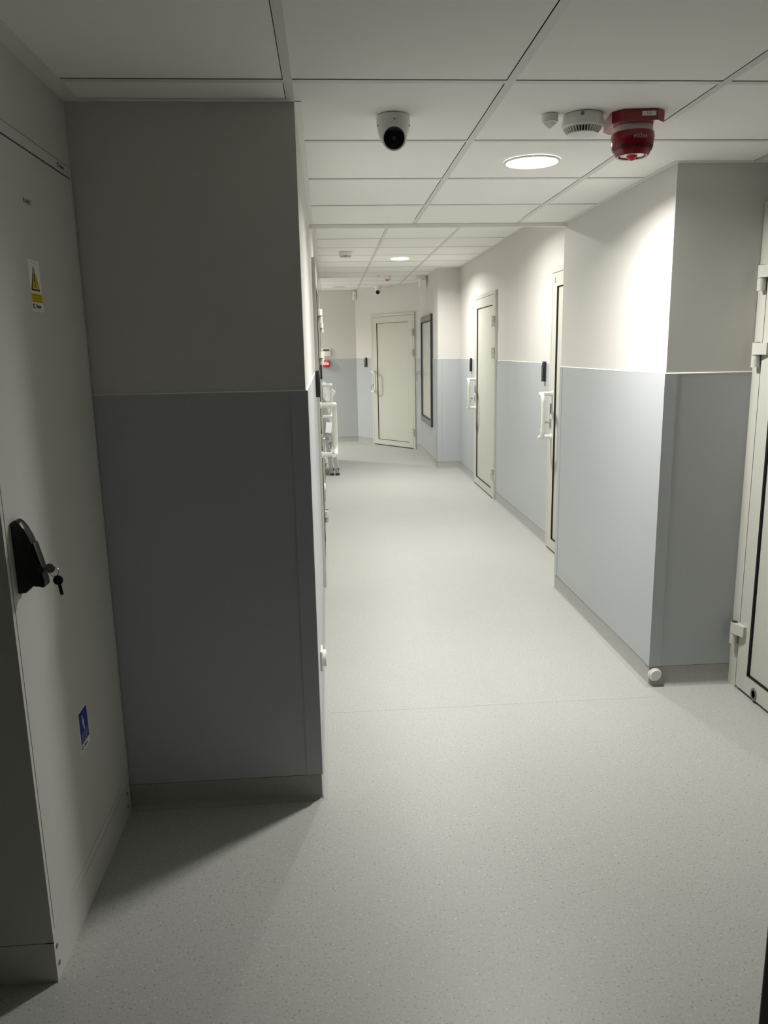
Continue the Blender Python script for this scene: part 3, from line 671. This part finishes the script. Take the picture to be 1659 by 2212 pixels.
# ------------------------------------------------------------------ electrical cabinet
def cabinet():
    Y0, Y1, H = 1.675, 2.405, 2.036
    t = thing('electrical_cabinet', 'tall grey steel electrical cabinet with stickers at the left frame edge', 'cabinet', (XC, Y0, 0))
    W = Y1-Y0                        # local: x out of the cabinet front (0 = front), y along the front, z up
    MB().box(-0.37, -0.006, 0.0, W, 0.112, H).out('cabinet_body', 'cab', t, smooth=False)
    MB().box(-0.0058, -0.0030, 0.002, W-0.002, 0.10, H-0.002).out('door_seal', 'slot', t, smooth=False)  # black backing stands in for the shade inside the shallow door gaps
    MB().box(-0.006, 0.0, 0.0, 0.0125, 0.112, H).box(-0.006, 0.0, W-0.012, W, 0.112, H).box(-0.006, 0.0, 0.0125, W-0.012, 2.0085, H).box(-0.006, 0.0, 0.0125, W-0.012, 0.112, 0.1395).out('front_frame', 'cab', t, smooth=False)
    d = MB().box(-0.003, 0.0, 0.0165, W-0.0135, 0.1415, 2.0035).out('cabinet_door', 'cab', t, smooth=False)
    pl = MB().box(-0.36, 0.0, 0.0, W, 0.0, 0.1095).out('plinth', 'cab', t, smooth=False)
    MB().box(-0.36, -0.022, -0.0006, 0.0, 0.004, 0.1085).out('plinth_side_panel', 'cab', pl, smooth=False)
    MB().box(-0.021, 0.0005, -0.0007, 0.002, 0.1095, 0.112).out('plinth_gap', 'slot', pl, smooth=False)
    for y, z in ((0.016, 0.090), (0.018, 0.040), (W-0.040, 0.086), (W-0.037, 0.037)):
        MB().lathe([(0.0065, 0.0), (0.0065, 0.0008), (0.0055, 0.0016), (0.0, 0.0016)], (0, y, z), 'x', 16).out('screw', 'dsteel', pl)
    # swing handle: wedge profile, flared at the bottom
    hy0, hy1, hz = 0.0415, 0.072, 0.988
    prof = [(0.0, hz), (0.018, hz+0.002), (0.026, hz+0.012), (0.034, hz+0.020), (0.046, hz+0.016), (0.056, hz+0.012), (0.062, hz+0.018), (0.0605, hz+0.030),
            (0.044, hz+0.105), (0.036, hz+0.132), (0.028, hz+0.150), (0.020, hz+0.164), (0.012, hz+0.170), (0.004, hz+0.168), (0.0, hz+0.162)]
    pr = [(x, z) for x, z in prof]
    hb = MB().prism(pr, 'y', hy0, hy1)
    bmesh.ops.bevel(hb.b, geom=[e for e in hb.b.edges], offset=0.002, segments=1, affect='EDGES')
    hd = hb.out('swing_handle', 'blackp', d)
    MB().box(0.0445, 0.0600, hy0-0.0015, hy1-0.004, hz+0.048, hz+0.118, 0.002).rot(Matrix.Translation((0.052, 0, hz+0.085)) @ Matrix.Rotation(-0.22, 4, 'Y') @ Matrix.Translation((-0.0585, 0, -hz-0.085))).out('handle_grip', 'blackp', hd)
    # stickers
    def flat(name, pts, z_, m_, par):
        return MB().prism(pts, 'x', z_, z_+0.0003).out(name, m_, par, smooth=False)
    def R4(y0, y1, z0, z1): return [(y0, z0), (y1, z0), (y1, z1), (y0, z1)]
    def mtx(y, z, x): return Matrix(((0, 0, 1, x), (1, 0, 0, y), (0, 1, 0, z), (0, 0, 0, 1)))
    a0, a1 = 1.994-Y0, 2.069-Y0
    ws = flat('warning_sticker', R4(a0, a1, 1.622, 1.738), 0.0001, 'paper', d); ws['label'] = 'white sticker with a yellow high-voltage triangle'
    flat('sticker_clip', R4(a0-0.004, a1+0.002, 1.739, 1.745), 0.0006, 'paper', ws)
    flat('warning_triangle', [(a0+0.006, 1.672), (a1-0.012, 1.672), ((a0+a1)/2-0.006, 1.731)], 0.0006, 'ink', ws)
    flat('warning_yellow', [(a0+0.0125, 1.6755), (a1-0.0185, 1.6755), ((a0+a1)/2-0.006, 1.7235)], 0.0010, 'yellow', ws)
    c = (a0+a1)/2-0.006
    flat('warning_bolt', [(c-0.001, 1.712), (c+0.003, 1.712), (c+0.001, 1.700), (c+0.0055, 1.699), (c+0.002, 1.684), (c+0.004, 1.684), (c+0.001, 1.678), (c-0.002, 1.684), (c, 1.684), (c+0.001, 1.694), (c-0.004, 1.696)], 0.0014, 'ink', ws)
    flat('warning_band', R4(a0+0.001, a1-0.001, 1.643, 1.666), 0.0006, 'yellow', ws)
    ln = MB()
    for z in (1.661, 1.6545, 1.648):
        y = a0+0.006
        while y < a1-0.008:
            w_ = random.uniform(0.004, 0.007); ln.box(0.0009, 0.0012, y, y+w_*0.75, z-0.0018, z+0.0018); y += w_
    ln.out('band_lines', 'dyellow', ws, smooth=False)
    def logo(par, y, z, s, x):
        pts = [(y+s*0.9*math.cos(q)*1.0, z+s*0.75*math.sin(q)) for q in [2*PI*i/24 for i in range(24)]]
        o = flat('maker_emblem', pts, x, 'ink', par)
        flat('emblem_stripe', [(y-s*0.55, z-s*0.05), (y+s*0.15, z-s*0.38), (y+s*0.6, z+s*0.05), (y-s*0.1, z+s*0.38)], x+0.0004, 'paper', o)
        text('maker_text', 'Ebscar', s*1.75, 'ink', par, mtx(y+s*3.6, z, x+0.0004), squeeze=0.85)
    logo(ws, a0+0.012, 1.635, 0.0085, 0.0006)
    ln = MB()
    for i in range(9): ln.box(0.0006, 0.0009, a0+0.014+0.006*i, a0+0.0185+0.006*i, 1.6255, 1.6270)
    ln.out('small_print', 'lampoff', ws, smooth=False)
    fl = flat('maker_sticker', R4(2.283-Y0, 2.364-Y0, 2.012, 2.033), 0.0001, 'cab', t)
    logo(fl, 2.296-Y0, 2.023, 0.0085, 0.0006)
    tg = flat('name_sticker', R4(1.998-Y0, 2.070-Y0, 1.871, 1.891), 0.0001, 'cab', d)
    text('name_text', 'R1-HR17', 0.0165, 'ink', tg, mtx(2.034-Y0, 1.881, 0.0006), squeeze=0.85)
    b0, b1 = 2.000-Y0, 2.073-Y0
    bs = flat('blue_sticker', R4(b0, b1, 0.434, 0.554), 0.0001, 'paper', d); bs['label'] = 'blue sticker with a white lightning arrow'
    flat('blue_field', R4(b0+0.003, b1-0.003, 0.457, 0.550), 0.0006, 'blue', bs)
    c = (b0+b1)/2-0.004
    flat('bolt_arrow', [(c-0.006, 0.535), (c-0.001, 0.535), (c-0.002, 0.517), (c+0.005, 0.524), (c+0.006, 0.500), (c+0.0095, 0.500), (c+0.0045, 0.489), (c-0.0005, 0.500), (c+0.0025, 0.500), (c+0.0015, 0.513), (c-0.006, 0.503)], 0.0010, 'paper', bs)
    ln = MB()
    ln.box(0.0010, 0.0013, b0+0.004, b1-0.004, 0.4855, 0.4868)
    for z in (0.480, 0.4735, 0.465):
        y = b0+0.007
        while y < b1-0.012:
            w_ = random.uniform(0.004, 0.008); ln.box(0.0010, 0.0013, y, y+w_*0.8, z-0.0018, z+0.0018); y += w_
    ln.out('blue_print', 'lblue', bs, smooth=False)
    logo(bs, b0+0.012, 0.4465, 0.0075, 0.0006)
    return t
cabinet()
# keys in the cabinet handle
t = keys('key_bunch', 'keys with a black round head hanging from the black cabinet handle', (XC+0.052, 1.722, 1.045), -PI/2, second='blackp')

# ------------------------------------------------------------------ wrapped stepladder leaning on the left wall
def ladder():
    y0, y1 = 9.46, 9.88
    t = thing('stepladder', 'folded aluminium stepladder wrapped in clear film leaning on the left wall', 'ladder', (-0.005, y0, 0))
    # local: x away from the wall, y along the wall, z up; lean -0.15 over 1 m
    def X(z, off): return off-0.120*z+0.0
    W = y1-y0
    for nm, off, mt in (('front_frame', 0.078, 'alu'), ('rear_frame', 0.012, 'alu')):
        b = MB()
        for y in (0.0, W-0.022):
            top = 1.12 if off > 0.05 else 1.02
            b.prism([(X(0.02, off)-0.022, 0.02), (X(0.02, off)+0.022, 0.02), (X(top, off*0.6)+0.018, top), (X(top, off*0.6)-0.018, top)], 'y', y, y+0.022)
        if nm == 'front_frame': b.box(X(1.12, 0.047)-0.02, X(1.12, 0.047)+0.02, 0.0, W, 1.10, 1.125)
        fo = b.out(nm, mt, t)
        for y in (-0.002, W-0.024):
            MB().box(X(0, off)-0.026, X(0, off)+0.026, y, y+0.028, 0.0, 0.032, 0.005).out('rubber_foot', 'blackp', fo)
        if off > 0.05:
            for z in (0.26, 0.50, 0.74, 0.98):
                MB().box(X(z, off*0.85)-0.030, X(z, off*0.85)+0.026, 0.022, W-0.022, z-0.011, z+0.011, 0.003).out('step', mt, t)
        else:
            for z in (0.10, 0.55): MB().box(X(z, off)-0.010, X(z, off)+0.010, 0.022, W-0.022, z-0.012, z+0.012, 0.003).out('cross_bar', mt, t)
    MB().tube([(X(0.51, 0.01), -0.004, 0.51), (X(0.51, 0.075), -0.004, 0.53)], 0.008, 8).out('pivot_bracket', 'steel', t)
    # film wrap with a loose corner
    b = MB(); n = 26; rows = []
    for i in range(n+1):
        z = 0.10+1.04*i/n
        o0, o1 = X(z, 0.0)-0.036, X(z, 0.072)+0.036
        pts = [(o0, -0.012), ((o0+o1)/2, -0.022), (o1, -0.014), (o1+0.004, W*0.5), (o1, W+0.012), ((o0+o1)/2, W+0.02), (o0, W+0.012)]
        rows.append([b.b.verts.new((x+random.uniform(-1, 1)*0.006*(1 if 0 < j < 6 else 0.3), y+random.uniform(-1, 1)*0.006, z)) for j, (x, y) in enumerate(pts)])
    for A, B in zip(rows, rows[1:]):
        for j in range(len(A)-1): b.b.faces.new([A[j], A[j+1], B[j+1], B[j]])
    b.out('film_wrap', 'film', t)
    f = MB(); P = [(-0.088, 1.160), (-0.020, 1.120), (0.078, 1.028), (0.058, 0.985), (0.020, 0.925), (-0.050, 0.93), (-0.088, 1.00)]
    P = [(x+0.005, z) for x, z in P]
    ring = [f.b.verts.new((x, -0.030+0.012*math.sin(9*x+5*z), z)) for x, z in P]; ctr = f.b.verts.new((-0.02, -0.020, 1.04))
    for i in range(len(ring)): f.b.faces.new([ring[i], ring[(i+1) % len(ring)], ctr])
    r2 = [f.b.verts.new(v.co+Vector((0.002, 0.003, 0.001))) for v in ring]; c2 = f.b.verts.new(ctr.co+Vector((0, 0.003, 0)))
    for i in range(len(ring)): f.b.faces.new([r2[(i+1) % len(ring)], r2[i], c2])
    for i in range(len(ring)): f.b.faces.new([ring[i], r2[i], r2[(i+1) % len(ring)], ring[(i+1) % len(ring)]])
    f.out('film_corner', 'film', t)
    MB().tube([(P[0][0], -0.03, P[0][1]), (P[1][0], -0.03, P[1][1]), (P[2][0], -0.03, P[2][1])], 0.0035, 6).out('film_fold', 'paper', t)
    l_ = MB().box(-0.036, 0.036, -0.001, 0.001, -0.065, 0.065); l_.rot(Matrix.Translation((-0.012, -0.030, 0.600)) @ Matrix.Rotation(0.12, 4, 'Y'))
    l_.out('paper_label', 'paper', t, smooth=False)
ladder()

# ------------------------------------------------------------------ dark panel at the lower right frame corner
t = thing('upright_panel', 'black upright panel with a pale edge at the lower right frame corner', 'panel', (0.8235, 1.25, 0), -0.72)
MB().box(0.0016, 0.40, -0.004, 0.030, 0.0, 0.60).out('panel_board', 'blackp', t)
MB().box(0.0, 0.0016, -0.004, 0.0, 0.0, 0.60).out('panel_edge', 'door', t, smooth=False)
